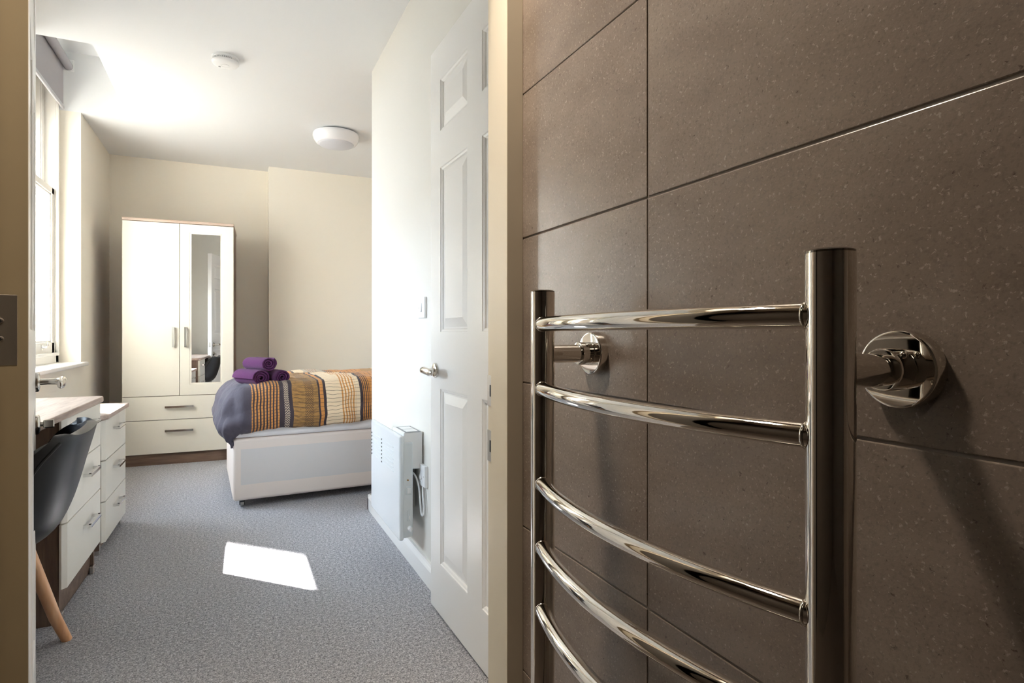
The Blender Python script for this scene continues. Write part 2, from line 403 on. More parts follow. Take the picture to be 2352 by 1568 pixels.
# door lining
m = MB(); m.prism([(0.547, 1.098), (0.510, 1.098), (0.510, 1.182), (0.523, 1.182), (0.523, 1.228), (0.547, 1.228)], 2, 0, 2.03)
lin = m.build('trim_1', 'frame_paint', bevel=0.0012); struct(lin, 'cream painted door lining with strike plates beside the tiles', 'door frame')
for zc, hh in ((EYE - 0.126, 0.034), (EYE - 0.250, 0.035)):
    b = MB(); b.box(0.5215, 0.5232, 1.1835, 1.2285, zc - hh, zc + hh, 0.0005, 1); pl = b.build('strike_plate', 'steel', lin)
    b = MB(); b.box(0.5205, 0.5217, 1.192, 1.214, zc - 0.013, zc + 0.013); b.build('bolt_hole', 'dark', pl)
    for dz in (-0.025, 0.025):
        b = MB(); b.lathe([(0.003, 0), (0.0028, 0.0006), (0, 0.0008)], (0.5215, 1.203, zc + dz), (-1, 0, 0), 12); b.build('screw', 'satin', pl)
m = MB(); m.prism([(-0.36, 1.098), (-0.336, 1.098), (-0.336, 1.182), (-0.345, 1.182), (-0.345, 1.213), (-0.36, 1.213)], 2, 0, 2.03)
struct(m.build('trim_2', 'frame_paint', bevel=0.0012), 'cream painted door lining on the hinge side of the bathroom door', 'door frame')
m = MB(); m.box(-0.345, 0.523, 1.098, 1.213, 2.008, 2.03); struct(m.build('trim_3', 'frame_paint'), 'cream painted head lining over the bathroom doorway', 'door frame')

# six panel doors
def six_panel(name, loc, rz, wd, th, label, zh, with_turn, back=False):
    H, zb = 1.981, 0.008
    r = empty(name, loc, rz); struct(r, label, 'door')
    st, mu = 0.098, 0.108; pw = (wd - 2 * st - mu) / 2
    cx = [(st, st + pw), (st + pw + mu, wd - st)]
    cz = [(0.180, 0.796), (0.985, 1.562), (1.682, 1.868)]
    m = MB()
    xs = [0, cx[0][0], cx[0][1], cx[1][0], cx[1][1], wd]; zz = [zb] + [z for p in cz for z in p] + [zb + H]
    grid = {}
    for s_, y in enumerate((0, th)):
        for i, x in enumerate(xs):
            for k, z in enumerate(zz): grid[s_, i, k] = m.bm.verts.new((x, y, z))
    hole = lambda i, k: i in (1, 3) and k in (1, 3, 5)
    for i in range(5):
        for k in range(len(zz) - 1):
            if hole(i, k): continue
            for s_ in (0, 1): m.bm.faces.new([grid[s_, i, k], grid[s_, i + 1, k], grid[s_, i + 1, k + 1], grid[s_, i, k + 1]])
    def wallq(a, b): m.bm.faces.new([grid[0, a[0], a[1]], grid[0, b[0], b[1]], grid[1, b[0], b[1]], grid[1, a[0], a[1]]])
    nk = len(zz) - 1
    for i in range(5): wallq((i, 0), (i + 1, 0)); wallq((i, nk), (i + 1, nk))
    for k in range(nk): wallq((0, k), (0, k + 1)); wallq((5, k), (5, k + 1))
    m.build('leaf', 'gloss', r)
    b = MB(); b.box(-0.0008, 0.0004, 0.0006, th - 0.0006, zb, zb + H); b.build('hanging_edge_shade', 'edge_shade', r)  # thin strip on the hinge edge, its dimness painted into the colour
    prof = [(0, 0), (0.004, 0.0005), (0.006, 0.0035), (0.012, 0.0055), (0.015, 0.010), (0.020, 0.010), (0.050, 0.0025), (0.053, 0.0025)]
    for a0, a1 in cx:
        for z0, z1 in cz:
            for sgn in (0, 1):
                b = MB(); rings = []
                for o_, d in prof:
                    y = d if sgn == 0 else th - d
                    rings.append([(a0 + o_, y, z0 + o_), (a1 - o_, y, z0 + o_), (a1 - o_, y, z1 - o_), (a0 + o_, y, z1 - o_)])
                V = [[b.bm.verts.new(p) for p in rr] for rr in rings]
                for A, B in zip(V, V[1:]):
                    for q in range(4): b.bm.faces.new((A[q], A[(q + 1) % 4], B[(q + 1) % 4], B[q]))
                b.bm.faces.new(V[-1]); o = b.build('panel', 'gloss', r)
                # orient outward
                want = -1 if sgn == 0 else 1
                if o.data.polygons[-1].normal.y * want < 0: o.data.flip_normals()
    # lever handle on the visible face (y = 0)
    hx = wd - 0.058
    yf, sg = (th, 1) if back else (0, -1)
    h = empty('handle', (hx, yf, zh)); h.parent = r
    b = MB(); b.lathe([(0.0265, 0), (0.0265, 0.004), (0.025, 0.0075), (0.021, 0.0095), (0.012, 0.0105), (0, 0.0105)], (0, 0, 0), (0, sg, 0), 36); b.build('rose', 'satin', h, smooth=50)
    b = MB()
    pts = [(0, -0.008, 0), (0, -0.026, 0), (-0.001, -0.040, 0), (-0.006, -0.050, 0.001), (-0.018, -0.056, 0.003), (-0.040, -0.058, 0.004), (-0.065, -0.057, 0.002), (-0.088, -0.054, -0.001), (-0.104, -0.050, -0.002), (-0.108, -0.0495, -0.002)]
    pts = [(x_, y_ * -sg, z_) for x_, y_, z_ in pts]
    fl = [(0.0085, 0.0085), (0.0075, 0.0075), (0.008, 0.0075), (0.0095, 0.008), (0.0115, 0.0085), (0.0125, 0.0085), (0.0125, 0.008), (0.0125, 0.0075), (0.010, 0.006), (0.005, 0.003)]
    b.tube(pts, 0, 20, True, fl); o = b.build('lever', 'satin', h, smooth=60)
    if with_turn:
        t = empty('thumb_turn', (hx, 0, zh - 0.113)); t.parent = r
        b = MB(); b.lathe([(0.0265, 0), (0.0265, 0.004), (0.025, 0.0075), (0.021, 0.0095), (0.012, 0.0105), (0, 0.0105)], (0, 0, 0), (0, sg, 0), 36); b.build('rose', 'satin', t, smooth=50)
        b = MB(); b.cyl((0, -0.009, 0), (0, -0.016, 0), 0.006); b.box(-0.0035, 0.0035, -0.040, -0.016, -0.011, 0.011, 0.0034, 4); b.build('turn', 'satin', t, smooth=40)
    # latch plate on the closing edge
    b = MB(); b.box(wd - 0.0004, wd + 0.0008, th / 2 - 0.011, th / 2 + 0.011, zh - 0.03, zh + 0.03); b.build('latch_plate', 'steel', r)
    # hinges let into the hanging edge (x = 0), knuckle on the far face
    for zc in (0.23, EYE + 0.007, 1.75):
        g_ = MB(); g_.box(-0.0012, 0.001, 0.014, th, zc - 0.0565, zc + 0.0565, 0.0004, 1); hg = g_.build('hinge', 'hinge', r)
        k_ = MB(); k_.cyl((-0.002, th + 0.005, zc - 0.0565), (-0.002, th + 0.005, zc + 0.0565), 0.0055, n=16); k_.build('knuckle', 'hinge', hg, smooth=40)
        for dz, yy in ((0.0145, 0.0345), (-0.0145, 0.0345), (0.042, 0.04), (-0.042, 0.04)):
            s_ = MB(); s_.lathe([(0.0046, 0), (0.0043, 0.0006), (0.002, 0.0009), (0, 0.0006)], (-0.0011, yy, zc + dz), (-1, 0, 0), 16)
            so = s_.build('screw', 'hinge', hg, smooth=60)
            s_ = MB(); s_.box(-0.0023, -0.0018, yy - 0.0026, yy + 0.0026, zc + dz - 0.0007, zc + dz + 0.0007); s_.box(-0.0023, -0.0018, yy - 0.0007, yy + 0.0007, zc + dz - 0.0026, zc + dz + 0.0026)
            s_.build('screw_slot', 'dark', hg)
    return r
M['edge_shade'] = plain('shaded_door_edge', '#9c8d72', 0.45, bump=(38, 0.12, 0.003))  # cream edge made browner to put its shade into the colour
M['hinge'] = plain('dull_hinge_steel', (0.33, 0.29, 0.25, 1), 0.42, 0.9, bump=(250, 0.1, 0.001))
six_panel('door_1', (-0.300, 1.200, 0), R(90 + 13), 0.838, 0.044, 'white six-panel bathroom door swung open edge-on with thumb turn', EYE - 0.127, True)
six_panel('door_2', (0.6985, 1.224, 0), R(90 + 0.6), 0.826, 0.042, 'white six-panel door lying open against the heater wall', EYE - 0.126, False, True)

# ------------------------------------------------------------------ sash window and blind
FX = -1.03     # room face of the box frame
def sash_window(name, label, dy, z1):
  wn = empty(name, (0, 0, 0)); struct(wn, label, 'window')
  m = MB()
  y0, y1, z0 = WY0 + dy, WY1 + dy, 0.80
  m.box(FX - 0.12, FX, y0, y0 + 0.055, z0, z1); m.box(FX - 0.12, FX, y1 - 0.065, y1, z0, z1); m.box(FX - 0.12, FX, y0, y1, z1 - 0.08, z1); m.box(FX - 0.12, FX, y0, y1, z0, z0 + 0.055)
  m.build('box_frame', 'upvc', wn, bevel=0.003)
  for ya, yb in ((y0 + 0.042, y0 + 0.058), (y1 - 0.072, y1 - 0.052)):
      m = MB(); m.box(FX, FX + 0.016, ya, yb, z0 + 0.05, z1 - 0.07, 0.004, 3); m.build('staff_bead', 'upvc', wn)
  m = MB(); m.box(FX, FX + 0.016, y0 + 0.06, y1 - 0.06, z0 + 0.045, z0 + 0.065, 0.004, 3); m.build('staff_bead', 'upvc', wn)
  def sash(name, xf, za, zb, meet_top):
      ya, yb = y0 + 0.052, y1 - 0.068
      s = MB(); t = 0.042
      br, tr = (0.075, 0.040) if meet_top else (0.040, 0.055)
      s.box(xf - t, xf, ya, ya + 0.052, za, zb); s.box(xf - t, xf, yb - 0.052, yb, za, zb); s.box(xf - t, xf, ya, yb, za, za + br); s.box(xf - t, xf, ya, yb, zb - tr, zb)
      o = s.build(name, 'upvc', wn, bevel=0.003)
      gp = MB(); gp.box(xf - t / 2 - 0.003, xf - t / 2 + 0.003, ya + 0.045, yb - 0.045, za + br - 0.006, zb - tr + 0.006); gp.build('pane', 'glass', o)
      gb = MB()   # glazing beads
      ins = [(ya + 0.052, ya + 0.062, za + br, zb - tr), (yb - 0.062, yb - 0.052, za + br, zb - tr), (ya + 0.052, yb - 0.052, za + br, za + br + 0.010), (ya + 0.052, yb - 0.052, zb - tr - 0.010, zb - tr)]
      for a, b_, c, d in ins: gb.box(xf - 0.018, xf - 0.008, a, b_, c, d)
      gb.build('glazing_bead', 'upvc', o)
      return o
  lower = sash('lower_sash', FX - 0.008, 0.855, 1.915, True)
  upper = sash('upper_sash', FX - 0.058, 1.875, z1 - 0.075, False)
  m = MB(); m.tube([(FX - 0.008, y1 - 0.345, 0.90), (FX + 0.012, y1 - 0.345, 0.90), (FX + 0.022, y1 - 0.345, 0.915), (FX + 0.020, y1 - 0.345, 0.935)], [0.006, 0.005, 0.005, 0.004], 10); m.box(FX - 0.010, FX - 0.004, y1 - 0.36, y1 - 0.33, 0.885, 0.915)
  m.build('sash_lift', 'bright', lower, smooth=50)
  m = MB(); m.box(FX - 0.03, FX + 0.016, y1 - 0.645, y1 - 0.585, 1.915, 1.935, 0.004, 2); m.build('sash_fastener', 'bright', lower)
  m = MB(); m.box(-1.14, FX, y0, y1, 0.77, 0.80); m.build('outer_sill', 'upvc', wn)
  m = MB(); m.box(FX - 0.02, -0.875, y0 - 0.055, y1 + 0.055, 0.772, 0.798, 0.009, 4); m.build('sill', 'gloss', wn, smooth=30)

sash_window('window_1', 'tall white sliding sash window with the grey blind', 0, 2.84)
sash_window('window_2_added', 'white sliding sash window added behind the open bathroom door for daylight', W2, 2.45)  # unseen window, added to brighten the near end of the bedroom

def roller_blind(y, z, drop, label):
    bl = empty('roller_blind', (-0.97, y, z)); tag(bl, label, 'blind')
    m = MB(); m.cyl((0, -0.52, 0), (0, 0.52, 0), 0.026, n=32); m.build('roll', 'blind', bl, smooth=40)
    m = MB(); m.box(-0.0275, -0.0255, -0.51, 0.51, -drop, 0.0); m.build('fabric', 'blind', bl)
    m = MB(); m.box(-0.034, -0.019, -0.512, 0.512, -drop - 0.022, -drop + 0.003, 0.006, 3); m.build('bottom_bar', 'blind_bar', bl, smooth=40)
    for s_ in (-1, 1):
        m = MB(); m.box(-0.03, 0.03, 0.52 * s_ - 0.003, 0.52 * s_ + 0.003, -0.03, 0.045, 0.002, 1); m.build('bracket', 'plastic', bl)
roller_blind(4.19, 2.73, 0.265, 'grey roller blind rolled high over the far sash window')
roller_blind(4.19 + W2, 2.40, 0.97, 'grey roller blind added half down to dim the added window behind the door')  # second blind is added to hold back light from the added window

# ------------------------------------------------------------------ wardrobe
def bar_handle(parent, p, axis, L, out, mat='bright', th=0.008, stand=0.026):
    """square D-bar handle centred on p; axis unit vector along the bar; out = unit vector away from the front"""
    p, a, o = Vector(p), Vector(axis), Vector(out); b = MB(); s_ = a.cross(o)
    def bx(c, la, lo, ls):
        t = bmesh.new(); bmesh.ops.create_cube(t, size=1)
        for v in t.verts: v.co = c + a * v.co.x * la + o * v.co.y * lo + s_ * v.co.z * ls
        bmesh.ops.bevel(t, geom=t.edges[:], offset=0.0012, segments=2, affect='EDGES'); b._join(t)
    bx(p + o * (stand - th / 2), L, th, 0.011)
    for s in (-1, 1): bx(p + a * s * (L / 2 - 0.006) + o * (stand / 2 - 0.002), 0.011, stand, 0.011)
    return b.build('handle', mat, parent)

W0, W1, WH, WF = -0.735, 0.005, 1.845, 5.125
wd = empty('wardrobe', ((W0 + W1) / 2, WF, 0), R(-2.3)); tag(wd, 'tall cream two-door wardrobe with narrow mirror and two drawers', 'wardrobe')
hw, dp = (W1 - W0) / 2, 0.50
m = MB(); m.box(-hw, -hw + 0.018, 0.0, dp, 0, WH - 0.02); m.box(hw - 0.018, hw, 0.0, dp, 0, WH - 0.02); m.box(-hw, hw, dp - 0.01, dp, 0, WH - 0.02)
m.box(-hw, hw, 0.002, dp, 0.515, 0.53); m.box(-hw, hw, 0.002, dp, 0.085, 0.1); m.build('carcass', 'driftwood_v', wd)
m = MB(); m.box(-hw - 0.004, hw + 0.004, -0.022, dp, WH - 0.022, WH, 0.006, 3); m.build('top', 'driftwood_x', wd, smooth=40)
m = MB(); m.box(-hw + 0.004, hw - 0.004, 0.006, 0.022, 0, 0.083); m.build('plinth', 'driftwood_dark', wd)
for i in (0, 1):
    xa = -hw if i == 0 else 0.0015; xb = -0.0015 if i == 0 else hw
    zt, zb2 = WH - 0.025, 0.519
    d = MB()
    if i == 0: d.box(xa, xb, -0.018, 0.0, zb2, zt, 0.0025, 2)
    else:
        ma, mb, mc, md = 0.068, 0.290, 0.600, WH - 0.085
        d.box(xa, ma, -0.018, 0.0, zb2, zt, 0.0025, 2); d.box(mb, xb, -0.018, 0.0, zb2, zt, 0.0025, 2)
        d.box(ma - 0.002, mb + 0.002, -0.018, 0.0, zb2, mc, 0.0025, 2); d.box(ma - 0.002, mb + 0.002, -0.018, 0.0, md, zt, 0.0025, 2)
    o = d.build('door', 'laminate', wd, smooth=40)
    if i == 1:
        q = MB(); q.box(ma - 0.001, mb + 0.001, -0.0135, -0.004, mc - 0.001, md + 0.001); q.build('mirror', 'mirror', o)
        e = MB(); bv = 0.012   # bevelled silver border
        for a, b_, c, dd in ((ma, ma + bv, mc, md), (mb - bv, mb, mc, md), (ma, mb, mc, mc + bv), (ma, mb, md - bv, md)):
            e.box(a, b_, -0.0150, -0.0134, c, dd)
        e.build('mirror_border', 'laminate', o)
    bar_handle(o, (-0.040 if i == 0 else 0.040, -0.018, 0.960), (0, 0, 1), 0.150, (0, -1, 0), 'bright')
for za, zb2 in ((0.087, 0.336), (0.340, 0.515)):
    d = MB(); d.box(-hw, hw, -0.018, 0.0, za, zb2, 0.0025, 2); o = d.build('drawer', 'laminate', wd, smooth=40)
    bar_handle(o, (0.0, -0.018, (za + zb2) / 2 + (0.045 if za < 0.2 else 0.008)), (1, 0, 0), 0.185, (0, -1, 0))

# ------------------------------------------------------------------ bed
BR = R(2.5)
BX, BY = 0.0, 3.630
bd = empty('divan_base', (BX, BY, 0), BR); tag(bd, 'cream fabric divan bed base on castors', 'bed base')
m = MB(); m.box(0.0, 1.90, 0.0, 0.90, 0.045, 0.395, 0.018, 4); m.build('body', 'divan', bd, smooth=40)
for x, y in ((0.05, 0.06), (0.05, 0.84), (1.85, 0.06), (1.85, 0.84)):
    c = MB(); c.box(x - 0.013, x + 0.013, y - 0.022, y + 0.022, 0.028, 0.046, 0.004, 2); c.box(x - 0.014, x - 0.010, y - 0.018, y + 0.018, 0.012, 0.034); c.box(x + 0.010, x + 0.014, y - 0.018, y + 0.018, 0.012, 0.034)
    co = c.build('castor', 'black_plastic', bd)
    c = MB(); c.lathe([(0.006, -0.009), (0.018, -0.009), (0.020, -0.006), (0.020, 0.006), (0.018, 0.009), (0.006, 0.009)], (x, y, 0.020), (1, 0, 0), 24); c.build('wheel', 'steel', co, smooth=40)
mt = MB(); mt.box(-0.015, 1.895, -0.01, 0.905, 0.396, 0.585, 0.035, 5)
mo = mt.build('mattress', 'sheet', smooth=40); mo.location = (BX, BY, 0); mo.rotation_euler = (0, 0, BR); tag(mo, 'white covered single mattress between divan base and duvet', 'mattress')

def make_duvet():
    NU, NV = 170, 110
    top_x0, top_x1, top_y0, top_y1 = 0.055, 1.80, 0.075, 0.80
    ox, oy = 0.300, 0.318                   # how far the cloth hangs past the top
    me = bpy.data.meshes.new('duvet'); verts = []; uvs = []
    Rr = 0.125
    for j in range(NV + 1):
        t = top_y0 - oy + (top_y1 - top_y0 + 2 * oy) * j / NV
        for i in range(NU + 1):
            s_ = top_x0 - ox + (top_x1 - top_x0 + 1.05 * ox) * i / NU
            px, py = min(max(s_, top_x0), top_x1), min(max(t, top_y0), top_y1)
            o = Vector((s_ - px, t - py)); d = o.length
            z = 0.695; h = 0.0
            if d > 1e-6:
                di = o / d; d_eff = (abs(o.x) ** 3.5 + abs(o.y) ** 3.5) ** (1 / 3.5)
                a = min(d_eff / Rr, math.pi * 0.5)
                h = Rr * math.sin(a); dz = Rr * (1 - math.cos(a))
                rest = d_eff - Rr * math.pi * 0.5
                if rest > 0:
                    dz += rest; h += 0.020 * math.sin(min(rest / 0.12, 1) * math.pi) - 0.022 * max(rest - 0.05, 0) / 0.1
                fold = noise.noise(Vector((s_ * 9, t * 9, 3.1))) * 0.020 * min(d / 0.15, 1)
                h += fold
                x, y, z = px + di.x * h, py + di.y * h, z - dz
            else: x, y = s_, t
            # lofty filling: sags to the edges, gathers and creases
            e = min((s_ - top_x0 + 0.1) / 0.5, 1) if s_ > top_x0 - 0.1 else 0
            f = 1 - abs((t - 0.45) / 0.62) ** 3
            z += 0.028 * max(f, 0) * max(e, 0) + 0.020 * noise.noise(Vector((s_ * 3.2, t * 3.2, 0))) + 0.010 * noise.noise(Vector((s_ * 9, t * 7, 5))) + 0.004 * noise.noise(Vector((s_ * 26, t * 22, 9)))
            if s_ < 0.25: z -= 0.030 * (0.25 - s_) / 0.3
            y += 0.006 * noise.noise(Vector((s_ * 14, t * 6, 2))); x += 0.006 * noise.noise(Vector((s_ * 12, t * 16, 7)))
            verts.append((x, y, z)); uvs.append((s_ - 0.012 + 0.010 * noise.noise(Vector((s_ * 4, t * 5, 12))), t + 0.3))
    faces = [(j * (NU + 1) + i, j * (NU + 1) + i + 1, (j + 1) * (NU + 1) + i + 1, (j + 1) * (NU + 1) + i) for j in range(NV) for i in range(NU)]
    me.from_pydata(verts, [], faces); ul = me.uv_layers.new(name='cloth')
    for p in me.polygons:
        for li, vi in zip(p.loop_indices, p.vertices): ul.data[li].uv = uvs[vi]
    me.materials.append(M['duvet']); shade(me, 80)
    o = bpy.data.objects.new('duvet', me); col.objects.link(o)
    so = o.modifiers.new('thick', 'SOLIDIFY'); so.thickness = 0.016; so.offset = -1
    o.location = (BX, BY, 0); o.rotation_euler = (0, 0, BR)
    return tag(o, 'duvet with slate, orange and cream striped patchwork cover on the bed', 'duvet')
make_duvet()

# rolled towels
def towel(loc, rz, rad, L, label, seed, squash=0.9):
    pts_o, pts_i = [], []; N = 130; turns = 3.3; th = 0.0090
    r0 = rad - turns * (th + 0.0050)
    for i in range(N + 1):
        a = turns * 2 * math.pi * i / N
        r = r0 + (rad - r0) * i / N
        wob = 1 + 0.05 * noise.noise(Vector((math.cos(a) * 1.3, math.sin(a) * 1.3, seed)))
        pts_o.append((r * wob * math.cos(a + seed), r * wob * math.sin(a + seed))); rr = r - th
        pts_i.append((max(rr, 0.002) * wob * math.cos(a + seed), max(rr, 0.002) * wob * math.sin(a + seed)))
    outline = pts_o + pts_i[::-1]
    m = MB(); rings = []
    K = 14
    for k in range(K + 1):
        y = L * k / K
        edge = min(k, K - k)
        sc_ = 1.0 - (0.05 if edge == 0 else 0.0) + 0.018 * noise.noise(Vector((0, y * 14, seed)))
        ring = []
        for n_, (px, pz) in enumerate(outline):
            r = math.hypot(px, pz); tele = 0.010 * (1 - r / rad) * (1 if k == 0 else 0)
            wv = 0.004 * noise.noise(Vector((px * 40, y * 30, pz * 40 + seed)))
            ring.append((px * (sc_ + wv * 6), y + tele + (0.004 * noise.noise(Vector((px * 60, pz * 60, seed))) if edge == 0 else 0), pz * squash * (sc_ + wv * 6)))
        rings.append(ring)
    V = [[m.bm.verts.new(p) for p in r] for r in rings]; n = len(outline)
    for A, B in zip(V, V[1:]):
        for i in range(n): m.bm.faces.new((A[i], A[(i + 1) % n], B[(i + 1) % n], B[i]))
    h = N + 1
    for Vr, flip in ((V[0], False), (V[-1], True)):
        for i in range(N):
            q = (Vr[i], Vr[i + 1], Vr[n - 2 - i], Vr[n - 1 - i])
            m.bm.faces.new(q[::-1] if flip else q)
    o = m.build('rolled_towel', 'towel', smooth=60); o.location = loc; o.rotation_euler = (0, 0, rz)
    return tag(o, label, 'towel', 'rolled purple towels on the duvet')
TZ = 0.704
towel((0.150, 3.700, TZ + 0.022), R(25), 0.058, 0.25, 'rolled purple towel at the foot end, under the top one of three', 1.3)
towel((0.268, 3.720, TZ + 0.024), R(20), 0.056, 0.25, 'rolled purple towel lying towards the pillow end, under the top one', 3.9)
towel((0.192, 3.715, TZ + 0.104), R(25), 0.052, 0.24, 'rolled purple towel resting on top of two others', 5.2)

# ------------------------------------------------------------------ desk and bedside cabinet (fronts face +X)
def drawer_front(parent, y0, y1, z0, z1, xf, handle_y, handle_z, th=0.020, L=0.15):
    d = MB()
    c = 0.016
    d.prism([(xf, y0), (xf + th * 0.35, y0), (xf + th, y0 + c), (xf + th, y1 - 0.003), (xf + th - 0.003, y1), (xf, y1)], 2, z0, z1)
    o = d.build('drawer', 'laminate', parent, bevel=0.0015)
    bar_handle(o, (xf + th, handle_y, handle_z), (0, 1, 0), L, (1, 0, 0), 'bright')
    return o

dk = empty('desk', (-0.53, 2.45, 0), R(-1.2)); tag(dk, 'driftwood-effect desk with cream drawers along the window wall', 'desk')
PW = 0.50
m = MB()   # top with clipped front corner
m.prism([(-0.345, -1.02), (0.030, -1.02), (0.030, PW + 0.010), (0.010, PW + 0.030), (-0.345, PW + 0.030)], 2, 0.698, 0.722); m.build('top', 'driftwood_y', dk, bevel=0.004)
m = MB(); m.box(-0.335, -0.001, 0.0, 0.018, 0.0, 0.697); m.box(-0.335, -0.001, PW - 0.018, PW, 0, 0.697); m.box(-0.335, -0.32, 0, PW, 0.02, 0.697); m.box(-0.335, -0.02, 0.018, PW - 0.018, 0.09, 0.105)
m.build('pedestal', 'driftwood_v', dk)
m = MB(); m.prism([(-0.035, 0.018), (-0.016, 0.018), (-0.012, PW - 0.018), (-0.03, PW - 0.018)], 2, 0.005, 0.12); m.build('plinth', 'driftwood_dark', dk)
for z0_, z1_, hz in ((0.118, 0.336, 0.262), (0.340, 0.518, 0.452), (0.522, 0.694, 0.640)):
    drawer_front(dk, -0.006, PW + 0.004, z0_, z1_, 0.0, PW * 0.60, hz, L=0.16)
m = MB(); m.box(-0.335, 0.0, -1.01, -0.992, 0.0, 0.697); m.build('end_panel', 'driftwood_v', dk)
m = MB(); m.box(-0.325, -0.31, -0.992, 0.0, 0.35, 0.697); m.build('back_panel', 'driftwood_v', dk)
for y in (0.03, PW - 0.03):
    m = MB(); m.box(-0.010, 0.004, y - 0.012, y + 0.012, 0.0, 0.03, 0.002, 1); m.build('foot', 'steel', dk)

bc = empty('bedside_cabinet', (-0.535, 3.14, 0), R(-1.0)); tag(bc, 'small driftwood-effect cabinet with three cream drawers beyond the desk', 'cabinet')
CW = 0.50
m = MB(); m.prism([(-0.345, -0.010), (0.018, -0.010), (0.034, 0.006), (0.034, CW + 0.012), (-0.345, CW + 0.012)], 2, 0.601, 0.623); m.build('top', 'driftwood_y', bc, bevel=0.004)
m = MB(); m.box(-0.335, -0.001, 0.0, 0.018, 0.02, 0.60); m.box(-0.335, -0.001, CW - 0.018, CW, 0.0, 0.60); m.box(-0.335, -0.32, 0, CW, 0.02, 0.60); m.box(-0.335, -0.02, 0.018, CW - 0.018, 0.06, 0.075)
m.build('carcass', 'driftwood_v', bc)
m = MB(); m.box(-0.035, -0.018, 0.018, CW - 0.018, 0.0, 0.06); m.build('plinth', 'driftwood_dark', bc)
for z0_, z1_ in ((0.052, 0.231), (0.235, 0.414), (0.418, 0.598)):
    drawer_front(bc, 0.0, CW, z0_, z1_, 0.0, CW * 0.52, (z0_ + z1_) / 2 + 0.030, L=0.15)
for y in (0.012, CW - 0.015):
    m = MB(); m.box(-0.022, 0.0, y - 0.010, y + 0.010, 0.0, 0.045, 0.002, 1); m.build('foot', 'steel', bc)

# ------------------------------------------------------------------ chair (faces -X towards the desk)
CH = empty('tub_chair', (-0.66, 2.08, 0), R(90 + 4)); tag(CH, 'black moulded tub chair with beech legs pulled up to the desk', 'chair')
def chair_shell():
    # local: front +Y, right +X ; profile from seat front to back top (y, z, half width, side wrap)
    prof = [(0.225, 0.405, 0.175, 0.00), (0.215, 0.425, 0.200, 0.015), (0.16, 0.430, 0.215, 0.04), (0.06, 0.415, 0.225, 0.075), (-0.06, 0.402, 0.228, 0.105), (-0.145, 0.408, 0.226, 0.125),
            (-0.195, 0.440, 0.224, 0.135), (-0.222, 0.495, 0.224, 0.135), (-0.240, 0.555, 0.226, 0.125), (-0.255, 0.615, 0.226, 0.105), (-0.268, 0.665, 0.220, 0.080), (-0.276, 0.698, 0.205, 0.062), (-0.279, 0.712, 0.188, 0.052)]
    P = [Vector((a, b)) for a, b, _, _ in prof]
    NS = 40; rows = []
    def samp(t):
        x = t * (len(prof) - 1); i = min(int(x), len(prof) - 2); f = x - i
        def cr(k):
            p0, p1, p2, p3 = (prof[max(i - 1, 0)][k], prof[i][k], prof[i + 1][k], prof[min(i + 2, len(prof) - 1)][k])
            return 0.5 * (2 * p1 + (p2 - p0) * f + (2 * p0 - 5 * p1 + 4 * p2 - p3) * f * f + (3 * p1 - p0 - 3 * p2 + p3) * f ** 3)
        return [cr(k) for k in range(4)]
    verts, faces = [], []; NX = 32
    for r_ in range(NS + 1):
        t = r_ / NS; y, z, hw_, wr = samp(t); y2, z2, *_ = samp(min(t + 0.01, 1)); y1_, z1_, *_ = samp(max(t - 0.01, 0))
        tang = Vector((y2 - y1_, z2 - z1_)).normalized(); nrm = Vector((-tang.y, tang.x))  # towards sitter
        if nrm.dot(Vector((0.5, 0.5))) < 0: nrm = -nrm
        for c in range(NX + 1):
            u = -1 + 2 * c / NX
            wrap = wr * abs(u) ** 2.6
            xx = hw_ * math.sin(u * 1.35) / math.sin(1.35)
            drop = 0.020 * max(0, (t - 0.80) / 0.20) * abs(u) ** 2.5
            verts.append((xx, y + nrm.x * wrap, z + nrm.y * wrap - drop))
    for r_ in range(NS):
        for c in range(NX):
            a = r_ * (NX + 1) + c; faces.append((a, a + 1, a + NX + 2, a + NX + 1))
    me = bpy.data.meshes.new('shell'); me.from_pydata(verts, [], faces); me.materials.append(M['chair'])
    bm = bmesh.new(); bm.from_mesh(me); bmesh.ops.recalc_face_normals(bm, faces=bm.faces); bm.to_mesh(me); bm.free()
    shade(me, 70)
    o = bpy.data.objects.new('shell', me); col.objects.link(o); o.parent = CH
    so = o.modifiers.new('thick', 'SOLIDIFY'); so.thickness = 0.026; so.offset = 0
    bv = o.modifiers.new('roll', 'BEVEL'); bv.width = 0.011; bv.segments = 4; bv.limit_method = 'ANGLE'; bv.angle_limit = R(50)
    # piped seam on the outside, set in from the edge
    for sgn in (-1, 1):
        pts = []
        c = NX // 2 + int(sgn * NX * 0.44)
        for r_ in range(10, NS - 3):
            a = Vector(verts[r_ * (NX + 1) + c]); t1 = Vector(verts[(r_ + 1) * (NX + 1) + c]) - a; t2 = Vector(verts[r_ * (NX + 1) + c + 1]) - a
            nn = t1.cross(t2).normalized()
            if nn.dot(Vector((0, -1, -0.6)) + Vector((sgn * 0.6, 0, 0))) < 0: nn = -nn
            pts.append(a + nn * 0.0135)
        b = MB(); b.tube(pts, 0.0035, 8); b.build('seam', 'black_plastic', CH, smooth=60)
chair_shell()
feet = [(-0.225, -0.195), (0.225, -0.195), (-0.225, 0.20), (0.225, 0.20)]
for fx, fy in feet:
    tx, ty = fx * 0.60, fy * 0.50
    m = MB(); m.tube([(tx, ty, 0.375), (fx * 0.88, fy * 0.86, 0.09), (fx, fy, 0.0)], [0.019, 0.0165, 0.0145], 20); m.build('leg', 'beech', CH, smooth=50)
m = MB()
